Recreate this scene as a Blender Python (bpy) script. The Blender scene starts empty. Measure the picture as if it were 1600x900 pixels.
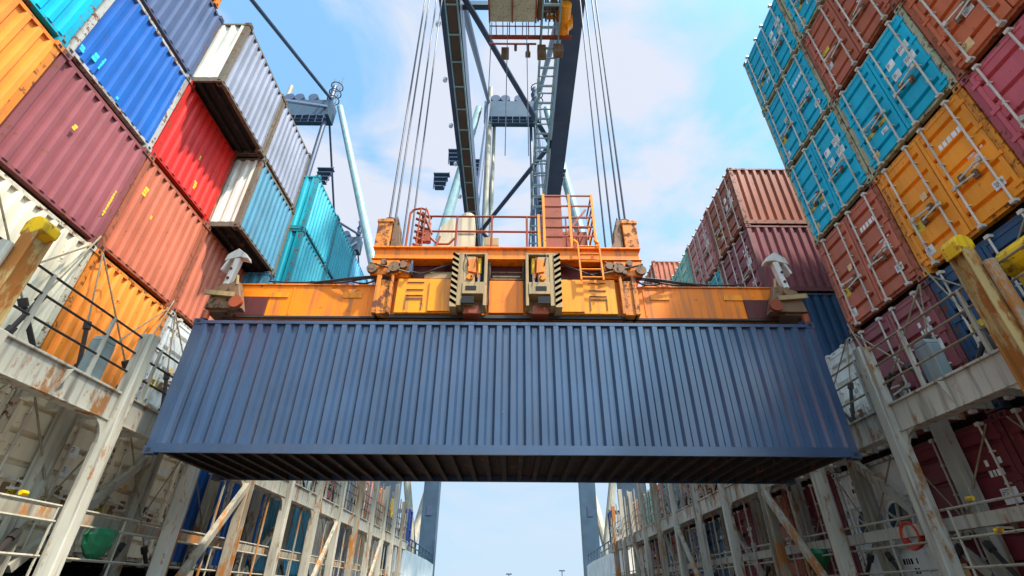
import bpy, math, random
from mathutils import Vector, Matrix
random.seed(7)
R = math.radians
scene = bpy.context.scene
COL = scene.collection

# ------------------------------------------------------------ camera, sky, sun, exposure
cam_d = bpy.data.cameras.new('camera')
cam = bpy.data.objects.new('camera', cam_d); COL.objects.link(cam)
cam_d.sensor_width = 36.0
cam_d.lens = 768.0/1600.0*36.0
cam_d.clip_start = 0.05
cam_d.clip_end = 20000
cam.matrix_world = Matrix.Rotation(R(90+32), 4, 'X') @ Matrix.Rotation(R(0.4), 4, 'Z')
scene.camera = cam

SUN_EL, SUN_AZ = 60.0, 128.0        # azimuth measured clockwise from +Y
world = bpy.data.worlds.new('World'); scene.world = world
world.use_nodes = True
wn, wl = world.node_tree.nodes, world.node_tree.links
wn.clear()
wo = wn.new('ShaderNodeOutputWorld'); wb = wn.new('ShaderNodeBackground')
sky = wn.new('ShaderNodeTexSky'); sky.sky_type = 'NISHITA'; sky.sun_disc = False
sky.sun_elevation = R(SUN_EL); sky.sun_rotation = R(SUN_AZ)
sky.air_density = 1.0; sky.dust_density = 1.2; sky.ozone_density = 1.2
tc = wn.new('ShaderNodeTexCoord')
mp = wn.new('ShaderNodeMapping'); mp.inputs['Scale'].default_value = (1.0, 1.0, 2.2)
mp.inputs['Rotation'].default_value = (R(8), R(14), R(25))
n1 = wn.new('ShaderNodeTexNoise'); n1.inputs['Scale'].default_value = 2.6; n1.inputs['Detail'].default_value = 7
n1.inputs['Roughness'].default_value = 0.52; n1.inputs['Distortion'].default_value = 0.5
rp = wn.new('ShaderNodeValToRGB'); rp.color_ramp.elements[0].position = 0.43; rp.color_ramp.elements[1].position = 0.585
rp.color_ramp.elements[0].color = (0.06,0.06,0.06,1); rp.color_ramp.elements[1].color = (0.90,0.90,0.90,1)
tint = wn.new('ShaderNodeMix'); tint.data_type = 'RGBA'; tint.blend_type = 'MULTIPLY'; tint.inputs[0].default_value = 1.0
tint.inputs[7].default_value = (1.35, 1.95, 1.82, 1)
mx = wn.new('ShaderNodeMix'); mx.data_type = 'RGBA'
mx.inputs[7].default_value = (3.75, 3.85, 4.30, 1)
wl.new(tc.outputs['Generated'], mp.inputs[0]); wl.new(mp.outputs[0], n1.inputs[0]); wl.new(n1.outputs['Fac'], rp.inputs[0])
wl.new(sky.outputs[0], tint.inputs[6])
sx = wn.new('ShaderNodeSeparateXYZ'); wl.new(tc.outputs['Generated'], sx.inputs[0])
hz = wn.new('ShaderNodeMapRange'); hz.interpolation_type = 'SMOOTHSTEP'
hz.inputs['From Min'].default_value = 0.62; hz.inputs['From Max'].default_value = 0.18; hz.inputs['To Min'].default_value = 0.0; hz.inputs['To Max'].default_value = 0.96
wl.new(sx.outputs['Z'], hz.inputs[0])
m0 = wn.new('ShaderNodeMix'); m0.data_type = 'RGBA'; m0.inputs[7].default_value = (2.35, 3.35, 4.35, 1)
wl.new(tint.outputs[2], m0.inputs[6]); wl.new(hz.outputs[0], m0.inputs[0]); wl.new(m0.outputs[2], mx.inputs[6])
cf = wn.new('ShaderNodeMapRange'); cf.inputs['From Min'].default_value = 0.05; cf.inputs['From Max'].default_value = 0.45; cf.inputs['To Min'].default_value = 0.35; cf.inputs['To Max'].default_value = 1.0
wl.new(sx.outputs['Z'], cf.inputs[0])
mm = wn.new('ShaderNodeMath'); mm.operation = 'MULTIPLY'; wl.new(rp.outputs[0], mm.inputs[0]); wl.new(cf.outputs[0], mm.inputs[1])
wl.new(mm.outputs[0], mx.inputs[0])
# added glow near the sun, in unseen sky behind camera, to brighten both walls
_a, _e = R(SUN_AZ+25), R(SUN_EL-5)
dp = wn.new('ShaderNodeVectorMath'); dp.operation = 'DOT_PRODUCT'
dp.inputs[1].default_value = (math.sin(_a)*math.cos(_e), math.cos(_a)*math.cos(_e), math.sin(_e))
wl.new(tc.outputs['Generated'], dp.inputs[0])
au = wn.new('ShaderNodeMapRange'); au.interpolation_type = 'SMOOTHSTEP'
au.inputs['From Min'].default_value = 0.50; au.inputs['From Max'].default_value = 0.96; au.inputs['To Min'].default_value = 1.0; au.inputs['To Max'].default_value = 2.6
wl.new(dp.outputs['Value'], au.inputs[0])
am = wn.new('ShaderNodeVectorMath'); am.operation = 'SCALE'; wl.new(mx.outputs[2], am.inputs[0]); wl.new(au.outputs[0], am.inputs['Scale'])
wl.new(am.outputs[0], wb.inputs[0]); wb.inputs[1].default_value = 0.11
wl.new(wb.outputs[0], wo.inputs[0])

sd = bpy.data.lights.new('sun', 'SUN'); sun = bpy.data.objects.new('sun', sd); COL.objects.link(sun)
sd.energy = 4.3; sd.angle = R(2.0); sd.color = (1.0, 0.95, 0.87)
az, el = R(SUN_AZ), R(SUN_EL)
sdir = Vector((math.sin(az)*math.cos(el), math.cos(az)*math.cos(el), math.sin(el)))
sun.rotation_euler = sdir.to_track_quat('Z', 'Y').to_euler()
sun.location = sdir*50
vs = scene.view_settings
vs.view_transform = 'Standard'; vs.look = 'None'; vs.exposure = 1.0; vs.gamma = 1.0; vs.use_curve_mapping = False

# ------------------------------------------------------------ materials
def principled(name):
    m = bpy.data.materials.new(name); m.use_nodes = True
    return m, m.node_tree.nodes, m.node_tree.links, m.node_tree.nodes['Principled BSDF']

def paint(name, color=None, rust=0.25, dirt=0.35, rough=0.42, rust_scale=3.0, metallic=0.0, rustcol=(0.16,0.055,0.02,1), spec=0.28, bump=0.15, rz=1.0):
    """weathered paint; color None = the object's own colour"""
    m, n, l, b = principled(name)
    tc = n.new('ShaderNodeTexCoord'); oi = n.new('ShaderNodeObjectInfo')
    off = n.new('ShaderNodeVectorMath'); off.operation = 'SCALE'; off.inputs[0].default_value = (37.0, 91.0, 53.0)
    l.new(oi.outputs['Random'], off.inputs['Scale'])
    add = n.new('ShaderNodeVectorMath'); add.operation = 'ADD'
    l.new(tc.outputs['Object'], add.inputs[0]); l.new(off.outputs[0], add.inputs[1])
    # vertical streaks
    mp = n.new('ShaderNodeMapping'); mp.inputs['Scale'].default_value = (9, 9, 0.55)
    l.new(add.outputs[0], mp.inputs[0])
    s = n.new('ShaderNodeTexNoise'); s.inputs['Scale'].default_value = 1.0; s.inputs['Detail'].default_value = 5
    l.new(mp.outputs[0], s.inputs[0])
    # broad fading
    f = n.new('ShaderNodeTexNoise'); f.inputs['Scale'].default_value = 0.9; f.inputs['Detail'].default_value = 4
    l.new(add.outputs[0], f.inputs[0])
    # rust spots
    r = n.new('ShaderNodeTexNoise'); r.inputs['Scale'].default_value = rust_scale; r.inputs['Detail'].default_value = 9
    r.inputs['Roughness'].default_value = 0.72
    rmp = n.new('ShaderNodeMapping'); rmp.inputs['Scale'].default_value = (1, 1, rz)
    l.new(add.outputs[0], rmp.inputs[0]); l.new(rmp.outputs[0], r.inputs[0])
    base = n.new('ShaderNodeRGB')
    if color is None: src = oi.outputs['Color']
    else:
        base.outputs[0].default_value = (*color, 1); src = base.outputs[0]
    # fading: lighten/darken slightly
    hs = n.new('ShaderNodeHueSaturation')
    mr = n.new('ShaderNodeMapRange'); mr.inputs['From Min'].default_value = 0.3; mr.inputs['From Max'].default_value = 0.7
    mr.inputs['To Min'].default_value = 0.82; mr.inputs['To Max'].default_value = 1.16
    l.new(f.outputs['Fac'], mr.inputs[0]); l.new(mr.outputs[0], hs.inputs['Value']); l.new(src, hs.inputs['Color'])
    # dirt streaks
    rs = n.new('ShaderNodeMapRange'); rs.inputs['From Min'].default_value = 0.50; rs.inputs['From Max'].default_value = 0.78
    rs.inputs['To Min'].default_value = 0; rs.inputs['To Max'].default_value = dirt
    l.new(s.outputs['Fac'], rs.inputs[0])
    m1 = n.new('ShaderNodeMix'); m1.data_type = 'RGBA'; m1.inputs[7].default_value = (0.09, 0.065, 0.05, 1)
    l.new(rs.outputs[0], m1.inputs[0]); l.new(hs.outputs[0], m1.inputs[6])
    lo = 0.74 - 0.22*rust
    rr = n.new('ShaderNodeMapRange'); rr.inputs['From Min'].default_value = lo; rr.inputs['From Max'].default_value = lo+0.06
    l.new(r.outputs['Fac'], rr.inputs[0])
    m2 = n.new('ShaderNodeMix'); m2.data_type = 'RGBA'; m2.inputs[7].default_value = rustcol
    l.new(rr.outputs[0], m2.inputs[0]); l.new(m1.outputs[2], m2.inputs[6])
    l.new(m2.outputs[2], b.inputs['Base Color'])
    rm = n.new('ShaderNodeMapRange'); rm.inputs['To Min'].default_value = rough; rm.inputs['To Max'].default_value = 0.9
    l.new(rr.outputs[0], rm.inputs[0]); l.new(rm.outputs[0], b.inputs['Roughness'])
    b.inputs['Metallic'].default_value = metallic
    b.inputs['Specular IOR Level'].default_value = spec
    if bump:
        bp = n.new('ShaderNodeBump'); bp.inputs['Strength'].default_value = bump; bp.inputs['Distance'].default_value = 0.02
        l.new(f.outputs['Fac'], bp.inputs['Height']); l.new(bp.outputs[0], b.inputs['Normal'])
    return m

def flat(name, color, rough=0.6, metallic=0.0, emit=None):
    m, n, l, b = principled(name)
    t = n.new('ShaderNodeTexCoord'); z = n.new('ShaderNodeTexNoise'); z.inputs['Scale'].default_value = 6; z.inputs['Detail'].default_value = 6
    l.new(t.outputs['Object'], z.inputs[0])
    h = n.new('ShaderNodeHueSaturation'); h.inputs['Color'].default_value = (*color, 1)
    mr = n.new('ShaderNodeMapRange'); mr.inputs['From Min'].default_value = 0.3; mr.inputs['From Max'].default_value = 0.7
    mr.inputs['To Min'].default_value = 0.75; mr.inputs['To Max'].default_value = 1.2
    l.new(z.outputs['Fac'], mr.inputs[0]); l.new(mr.outputs[0], h.inputs['Value']); l.new(h.outputs[0], b.inputs['Base Color'])
    b.inputs['Roughness'].default_value = rough; b.inputs['Metallic'].default_value = metallic
    if emit:
        b.inputs['Emission Color'].default_value = (*emit, 1); b.inputs['Emission Strength'].default_value = 1.5
    return m

M = {}
M['cont']   = paint('container_paint', None, rust=0.50, dirt=0.26, rough=0.40, rust_scale=5.5)
M['hung']   = paint('hung_container_paint', None, rust=0.2, spec=0.8, dirt=0.3, rough=0.24, rust_scale=7, bump=0.08)
M['frame']  = paint('frame_paint', None, rust=0.95, dirt=0.6, rough=0.5, rust_scale=7)
M['hole']   = flat('dark_opening', (0.012,0.010,0.010), 0.9)
M['under']  = paint('underside_steel', (0.022,0.017,0.015), rust=0.7, dirt=0.4, rough=0.8)
M['galv']   = paint('galvanised_bar', (0.64,0.56,0.45), rust=0.65, dirt=0.5, rough=0.4, rust_scale=9, rustcol=(0.22,0.11,0.05,1))
M['white']  = flat('sticker_white', (0.80,0.79,0.74), 0.5)
M['yellow'] = flat('sticker_yellow', (0.82,0.55,0.03), 0.5)
M['plaque'] = flat('sticker_orange', (0.80,0.52,0.22), 0.5)
M['cyan']   = flat('sticker_cyan', (0.03,0.62,0.68), 0.5)
M['deck']   = paint('deck_steel_paint', (0.46,0.42,0.33), rust=0.82, dirt=0.9, rz=0.4, rough=0.5, rust_scale=2.2, rustcol=(0.30,0.13,0.045,1))
M['deckrust'] = paint('rusty_deck_paint', (0.36,0.32,0.24), rust=1.05, dirt=0.85, rz=0.3, rough=0.6, rust_scale=2.0, rustcol=(0.40,0.16,0.04,1))
M['rail']   = paint('rail_steel', (0.36,0.32,0.24), rust=0.7, dirt=0.5, rough=0.5, rust_scale=8)
M['rod']    = paint('lashing_steel', (0.30,0.24,0.15), rust=0.7, dirt=0.6, rough=0.5, rust_scale=8, metallic=0.3)
M['darkrod']= paint('greasy_steel', (0.04,0.032,0.028), rust=0.4, dirt=0.3, rough=0.55, rust_scale=8)
M['orange'] = paint('spreader_orange', (0.86,0.20,0.002), rust=0.55, dirt=0.75, rough=0.45, rust_scale=4.5, rustcol=(0.22,0.06,0.015,1))
M['amber']  = paint('spreader_amber', (0.90,0.27,0.003), rust=0.5, dirt=0.7, rough=0.42, rust_scale=5, rustcol=(0.25,0.09,0.02,1))
M['deckfloor']= paint('deck_floor_paint', (0.13,0.095,0.08), rust=0.8, dirt=0.5, rough=0.7)
M['redrust']= paint('red_brown_paint', (0.30,0.055,0.018), rust=0.75, dirt=0.6, rough=0.6, rust_scale=5, rustcol=(0.20,0.06,0.025,1))
M['maroon'] = paint('recess_maroon', (0.10,0.018,0.016), rust=0.5, dirt=0.6, rough=0.6)
M['orangerust']=paint('rusty_orange', (0.62,0.19,0.02), rust=1.15, dirt=0.8, rough=0.6, rust_scale=4, rustcol=(0.14,0.05,0.025,1))
M['grime']  = paint('greasy_brown', (0.20,0.105,0.05), rust=0.85, dirt=0.85, rough=0.6, rust_scale=6, rustcol=(0.05,0.025,0.015,1))
M['cream']  = paint('cream_paint', (0.38,0.25,0.11), rust=0.65, dirt=0.75, rough=0.5, rust_scale=6)
M['flip']   = paint('flipper_white', (0.56,0.51,0.44), rust=0.55, dirt=0.65, rough=0.5, rust_scale=8, rustcol=(0.25,0.1,0.05,1))
M['capyel'] = paint('yellow_cap_paint', (0.80,0.46,0.005), rust=0.85, dirt=0.8, rough=0.5, rust_scale=5, rustcol=(0.28,0.10,0.02,1))
M['oldrust']= paint('heavy_rust_paint', (0.46,0.31,0.12), rust=1.22, dirt=0.95, rz=0.35, rough=0.85, rust_scale=3.0, rustcol=(0.33,0.12,0.025,1))
M['crane']  = paint('crane_slate_paint', (0.055,0.075,0.125), rust=0.15, dirt=0.2, rough=0.4)
M['crane2'] = paint('crane_bluegrey_paint', (0.045,0.078,0.112), rust=0.1, dirt=0.2, rough=0.45)
M['pale']   = paint('crane_pale_paint', (0.24,0.35,0.35), rust=0.1, dirt=0.25, rough=0.4)
M['brownstrip'] = paint('rail_brown', (0.09,0.05,0.03), rust=0.5, dirt=0.5, rough=0.7)
M['wire']   = paint('wire_rope', (0.045,0.05,0.075), rust=0.2, dirt=0.2, rough=0.5, bump=0)
M['cab']    = paint('cab_cream', (0.52,0.42,0.27), rust=0.45, dirt=0.7, rough=0.5)
M['hull']   = paint('hull_white', (0.86,0.84,0.78), rust=0.25, dirt=0.2, rough=0.5, rust_scale=1.2)
M['hulldark']= paint('hull_dark', (0.05,0.06,0.08), rust=0.4, dirt=0.3, rough=0.5, rust_scale=1.0)
M['green']  = flat('green_tarp', (0.01,0.16,0.06), 0.6)
M['red']    = flat('red_hose', (0.62,0.05,0.02), 0.45)
M['glass']  = flat('dark_glass', (0.03,0.06,0.10), 0.12)
M['lampw']  = flat('lamp_white', (0.8,0.8,0.8), 0.3)
M['bluefr'] = flat('blue_frame_paint', (0.03,0.07,0.30), 0.5)
M['panelgrey'] = paint('cabinet_grey', (0.25,0.29,0.28), rust=0.5, dirt=0.4, rough=0.5)

def water_mat():
    m, n, l, b = principled('sea_water')
    b.inputs['Base Color'].default_value = (0.02,0.06,0.07,1); b.inputs['Roughness'].default_value = 0.12
    t = n.new('ShaderNodeTexCoord'); z = n.new('ShaderNodeTexNoise'); z.inputs['Scale'].default_value = 0.5; z.inputs['Detail'].default_value = 6
    l.new(t.outputs['Object'], z.inputs[0]); bp = n.new('ShaderNodeBump'); bp.inputs['Strength'].default_value = 0.4; bp.inputs['Distance'].default_value = 0.4
    l.new(z.outputs['Fac'], bp.inputs['Height']); l.new(bp.outputs[0], b.inputs['Normal'])
    return m
M['water'] = water_mat()

# ------------------------------------------------------------ mesh helpers
BOXF = [(0,3,2,1),(4,5,6,7),(0,1,5,4),(1,2,6,5),(2,3,7,6),(3,0,4,7)]
class MB:
    def __init__(s): s.v=[]; s.f=[]; s.m=[]; s.mats=[]
    def mi(s, mat):
        if mat is None: return 0
        if mat not in s.mats: s.mats.append(mat)
        return s.mats.index(mat)
    def add(s, vs, fs, mat=None):
        o = len(s.v); k = s.mi(mat); s.v += [tuple(p) for p in vs]
        for f in fs: s.f.append(tuple(i+o for i in f)); s.m.append(k)
        return s
    def box(s, x0,x1,y0,y1,z0,z1, mat=None):
        if x0>x1: x0,x1=x1,x0
        if y0>y1: y0,y1=y1,y0
        if z0>z1: z0,z1=z1,z0
        return s.add([(x0,y0,z0),(x1,y0,z0),(x1,y1,z0),(x0,y1,z0),(x0,y0,z1),(x1,y0,z1),(x1,y1,z1),(x0,y1,z1)], BOXF, mat)
    def beam(s, p, q, w, h, mat=None, up=(0,0,1)):
        p, q = Vector(p), Vector(q); d = (q-p).normalized(); up = Vector(up)
        a = d.cross(up)
        if a.length < 1e-4: a = d.cross(Vector((0,1,0)))
        a.normalize(); b = a.cross(d).normalized()
        a = a*w/2; b = b*h/2
        return s.add([p-a-b,p+a-b,p+a+b,p-a+b,q-a-b,q+a-b,q+a+b,q-a+b], [(0,1,2,3),(7,6,5,4),(4,5,1,0),(5,6,2,1),(6,7,3,2),(7,4,0,3)], mat)
    def ibeam(s, p, q, w, h, t=0.02, mat=None, up=(0,0,1)):
        p, q = Vector(p), Vector(q); d=(q-p).normalized(); up=Vector(up)
        a=d.cross(up)
        if a.length<1e-4: a=d.cross(Vector((0,1,0)))
        a.normalize(); b=a.cross(d).normalized()
        s.beam(p+b*(h/2-t/2), q+b*(h/2-t/2), w, t, mat, up); s.beam(p-b*(h/2-t/2), q-b*(h/2-t/2), w, t, mat, up)
        s.beam(p, q, t, h-2*t, mat, up); return s
    def tube(s, p, q, r, n=8, mat=None, r2=None, caps=True):
        p, q = Vector(p), Vector(q); d=(q-p).normalized(); r2 = r if r2 is None else r2
        a=d.cross(Vector((0,0,1)))
        if a.length<1e-3: a=Vector((1,0,0))
        a.normalize(); b=d.cross(a)
        vs=[]
        for i in range(n):
            c,sn=math.cos(2*math.pi*i/n),math.sin(2*math.pi*i/n)
            vs.append(p+(a*c+b*sn)*r)
        for i in range(n):
            c,sn=math.cos(2*math.pi*i/n),math.sin(2*math.pi*i/n)
            vs.append(q+(a*c+b*sn)*r2)
        fs=[(i,(i+1)%n,(i+1)%n+n,i+n) for i in range(n)]
        if caps: fs += [tuple(reversed(range(n))), tuple(range(n,2*n))]
        return s.add(vs,fs,mat)
    def path(s, pts, r, n=6, mat=None):
        for a,b in zip(pts[:-1],pts[1:]): s.tube(a,b,r,n,mat)
        return s
    def ring(s, c, axis, R_, r, n=16, mat=None):
        c=Vector(c); ax=Vector(axis).normalized(); a=ax.orthogonal().normalized(); b=ax.cross(a)
        pts=[c+(a*math.cos(2*math.pi*i/n)+b*math.sin(2*math.pi*i/n))*R_ for i in range(n+1)]
        return s.path(pts,r,6,mat)
    def prism(s, poly, axis, a0, a1, mat=None):
        """poly = list of (u,v); axis 0: u,v = y,z ; 1: x,z ; 2: x,y"""
        n=len(poly)
        def pt(u,v,a): return (a,u,v) if axis==0 else ((u,a,v) if axis==1 else (u,v,a))
        vs=[pt(u,v,a0) for u,v in poly]+[pt(u,v,a1) for u,v in poly]
        fs=[(i,(i+1)%n,(i+1)%n+n,i+n) for i in range(n)]+[tuple(reversed(range(n))),tuple(range(n,2*n))]
        return s.add(vs,fs,mat)
    def mesh(s, name):
        me=bpy.data.meshes.new(name); me.from_pydata(s.v,[],s.f)
        for m in s.mats: me.materials.append(m)
        if len(s.mats)>1: me.polygons.foreach_set('material_index', s.m)
        me.update(); return me

def link(name, me, parent=None, color=None, loc=None, bevel=0, label=None):
    o=bpy.data.objects.new(name, me); COL.objects.link(o)
    if parent is not None: o.parent=parent
    if color is not None: o.color=(*color,1)
    if loc is not None: o.location=loc
    if bevel:
        b=o.modifiers.new('bevel','BEVEL'); b.width=bevel; b.segments=2; b.limit_method='ANGLE'
    if label: o['label']=label
    return o
def part(name, mb, mat, parent, color=None, bevel=0, label=None):
    if not mb.mats: mb.mats.append(mat)
    return link(name, mb.mesh(name), parent, color, None, bevel, label)
def tag(o, label, cat=None, group=None, kind=None):
    if label: o['label']=label
    if cat: o['category']=cat
    if group: o['group']=group
    if kind: o['kind']=kind
    return o
def thing(name, loc, label, cat, group=None, rotz=0):
    o=bpy.data.objects.new(name,None); COL.objects.link(o); o.location=loc; o.rotation_euler=(0,0,rotz); o.empty_display_size=0.3
    return tag(o,label,cat,group)

# ------------------------------------------------------------ the setting
g=MB(); S=6000
g.add([(-S,-S,0),(S,-S,0),(S,S,0),(-S,S,0)],[(0,1,2,3)],M['water'])
o=link('sea', g.mesh('sea'), None, None, (0,0,-14)); o['kind']='structure'
g=MB().box(-7.6,7.6,-16,34,-2.1,-1.7,M['deckfloor'])
o=link('ship_deck', g.mesh('ship_deck'), None); o['kind']='structure'
for s_,side in ((-1,'left'),(1,'right')):
    t=thing('ship_hull',(s_*14,20,-14),'dark ship hull carrying the %s wall of containers'%side,'ship hull','ship hulls under the container walls')
    g=MB()
    g.box(-6.4,7.5,-36,38,-1,13.85,M['hulldark'])
    link('hull_body', g.mesh('hull_body'), t)
    t=thing('bulwark',(s_*7.4,0,0),'white steel bulwark with top rail at the far end of the %s deck'%side,'bulwark','white bulwarks at the deck ends')
    g=MB(); 
    g.prism([(36.5,-13),(56,-13),(56.5,2.55),(52,2.7),(36.5,2.85)],0,s_*0.5-0.2,s_*0.5+0.2,M['hull'])
    g.mats=[M['hull']]; link('plating', g.mesh('plating'), t)
    g=MB()
    for h in (0.45,0.9): g.tube((s_*0.5,36.5,2.9+h),(s_*0.5,56.3,2.6+h),0.05,6)
    for i in range(11):
        y=36.6+i*1.95; g.tube((s_*0.5,y,2.7),(s_*0.5,y,3.82-(y-36.5)*0.015),0.05,6)
    part('railing', g, M['crane2'], t)
    g=MB()
    for x in (-0.6,0.6):
        for y in (-0.5,0.5): g.tube((x,y,0),(x,y,2.2),0.09,6)
    for z in (1.0,2.2):
        g.beam((-0.6,-0.5,z),(0.6,-0.5,z),.12,.12); g.beam((-0.6,0.5,z),(0.6,0.5,z),.12,.12)
        g.beam((-0.6,-0.5,z),(-0.6,0.5,z),.12,.12); g.beam((0.6,-0.5,z),(0.6,0.5,z),.12,.12)
    g.mats=[M['bluefr']]
    o=link('access_frame', g.mesh('access_frame'), None, None, (s_*7.7,38.2,2.85))
    tag(o,'small blue open frame standing on the white bulwark at far %s'%side,'frame','blue frames on the bulwarks')

# ------------------------------------------------------------ containers
L,W,H=12.192,2.438,2.591
def corr(per, depth, a0, a1):
    """trapezoid wave: list of (a, d) with d = recess"""
    n=max(1,round((a1-a0)/per)); p=(a1-a0)/n; out=[]
    for i in range(n):
        s=a0+i*p
        out += [(s,0),(s+p*0.34,0),(s+p*0.50,depth),(s+p*0.84,depth)]
    out.append((a1,0)); return out

def frame_mesh(w=W,l=L):
    g=MB(); F=M['frame']; x=l/2; y=w/2
    for sx in (-1,1):
        for sy in (-1,1):
            g.box(sx*(x-0.02),sx*(x-0.16),sy*(y-0.012),sy*(y-0.13),0.118,H-0.118,F)
            for z0 in (0,H-0.118):
                g.box(sx*x,sx*(x-0.178),sy*y,sy*(y-0.162),z0,z0+0.118,F)
                zc=z0+0.059
                g.box(sx*(x+0.002),sx*(x-0.01),sy*(y-0.05),sy*(y-0.115),zc-0.032,zc+0.032,M['hole'])
                g.box(sx*(x-0.05),sx*(x-0.13),sy*(y+0.002),sy*(y-0.01),zc-0.032,zc+0.032,M['hole'])
                zb=z0-0.002 if z0==0 else H+0.002
                g.box(sx*(x-0.05),sx*(x-0.13),sy*(y-0.05),sy*(y-0.11),zb,z0+0.02 if z0==0 else H-0.02,M['hole'])
        g.box(sx*(x-0.045),sx*(x-0.15),-(y-0.13),y-0.13,H-0.11,H-0.035,F)   # header
        g.box(sx*(x-0.045),sx*(x-0.15),-(y-0.13),y-0.13,0.10,0.17,F)   # sill
    for sy in (-1,1):
        g.box(-(x-0.16),x-0.16,sy*(y-0.012),sy*(y-0.072),H-0.10,H-0.035,F)
        g.box(-(x-0.16),x-0.16,sy*(y-0.012),sy*(y-0.06),0.02,0.175,F)
    return g.mesh('frame')
def side_mesh(sy,w=W,l=L):
    g=MB(); pts=corr(0.278,0.058,-(l/2-0.16),l/2-0.16); y=w/2-0.018
    z0,z1=0.175,H-0.10; vs=[];
    for a,d in pts: vs += [(a,sy*(y-d),z0),(a,sy*(y-d),z1)]
    fs=[]
    for i in range(len(pts)-1):
        q=(2*i,2*i+2,2*i+3,2*i+1); fs.append(q if sy<0 else q[::-1])
    g.add(vs,fs); return g
def end_mesh(sx,w=W,l=L):
    g=MB(); pts=corr(0.242,0.062,-(w/2-0.13),w/2-0.13); x=l/2-0.03
    z0,z1=0.16,H-0.11; vs=[]
    for a,d in pts: vs += [(sx*(x-d),a,z0),(sx*(x-d),a,z1)]
    fs=[(2*i,2*i+2,2*i+3,2*i+1)[::(1 if sx>0 else -1)] for i in range(len(pts)-1)]
    g.add(vs,fs)
    return g
def roof_mesh(l=L,w=W):
    g=MB(); pts=corr(0.209,0.02,-(l/2-0.17),l/2-0.17); y=w/2-0.073; vs=[]
    for a,d in pts: vs += [(a,-y,H-0.03-d),(a,y,H-0.03-d)]
    g.add(vs,[(2*i,2*i+2,2*i+3,2*i+1) for i in range(len(pts)-1)]); return g
def under_mesh(l=L,w=W):
    g=MB(); y=w/2-0.062; F=M['under']
    g.box(-(l/2-0.16),l/2-0.16,-y,y,0.135,0.16,F)
    n=int((l-0.6)/0.305)
    for i in range(n+1):
        x=-(l/2-0.3)+i*(l-0.6)/n
        g.box(x-0.02,x+0.02,-y,y,0.02,0.135,F); g.box(x+0.02,x+0.065,-y,y,0.02,0.026,F)
    return g
def door_mesh(sy):
    """leaf of the +X end on side sy"""
    g=MB(); x=L/2-0.055; ya,yb=0.012,W/2-0.14; z0,z1=0.17,H-0.12
    # border
    g.box(x,x+0.045,sy*ya,sy*(ya+0.07),z0,z1); g.box(x,x+0.045,sy*yb,sy*(yb-0.07),z0,z1)
    g.box(x,x+0.045,sy*(ya+0.07),sy*(yb-0.07),z0,z0+0.06); g.box(x,x+0.045,sy*(ya+0.07),sy*(yb-0.07),z1-0.06,z1)
    # panel with horizontal grooves
    za,zb=z0+0.06,z1-0.06; prof=[(za,0)]; n=5; p=(zb-za)/n
    for i in range(n):
        c=za+p*(i+0.5); prof += [(c-0.05,0),(c-0.028,0.062),(c+0.028,0.062),(c+0.05,0)]
    prof.append((zb,0)); xs=x+0.034; u0,u1=sorted((sy*(ya+0.07),sy*(yb-0.07)))
    vs=[]
    for z,d in prof: vs += [(xs-d,u0,z),(xs-d,u1,z)]
    g.add(vs,[(2*i,2*i+1,2*i+3,2*i+2) for i in range(len(prof)-1)])
    # hinges
    for z in (0.32,0.95,1.6,2.25): g.box(x+0.03,x+0.062,sy*(yb-0.12),sy*(yb+0.045),z-0.04,z+0.04)
    return g
def bar_mesh(y):
    g=MB(); x=L/2+0.032
    g.tube((x,y,0.06),(x,y,H-0.05),0.019,7)
    for z in (0.10,H-0.09): g.box(x-0.07,x+0.028,y-0.045,y+0.045,z-0.03,z+0.03)
    for z in (0.55,1.0,1.55,2.05): g.box(x-0.06,x+0.014,y-0.032,y+0.032,z-0.014,z+0.014)
    return g
def handle_mesh(sy):
    g=MB(); x=L/2+0.055
    for k,y in enumerate((0.20,0.80)):
        z=0.98+0.12*k; y0=sy*y; y1=sy*(y+0.42*(1 if k==0 else -1))
        g.beam((x,y0,z),(x,y1,z-0.05),0.018,0.035)
        g.box(x-0.06,x-0.01,y1-0.045,y1+0.045,z-0.13,z+0.03,None)
        g.box(x-0.04,x+0.012,y0-0.03,y0+0.03,z-0.045,z+0.045)
    return g
def text_rows(g, x, y0, z0, w, rows, h, mat, seed):
    r=random.Random(seed)
    for i in range(rows):
        y=y0; z=z0-i*h*1.7
        while y<y0+w*(0.6+0.4*r.random()):
            cw=h*(0.35+0.4*r.random())
            if r.random()<0.8: g.box(x,x+0.003,y,y+cw,z,z+h,mat)
            y+=cw+h*0.25
XS=L/2-0.021
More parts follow.
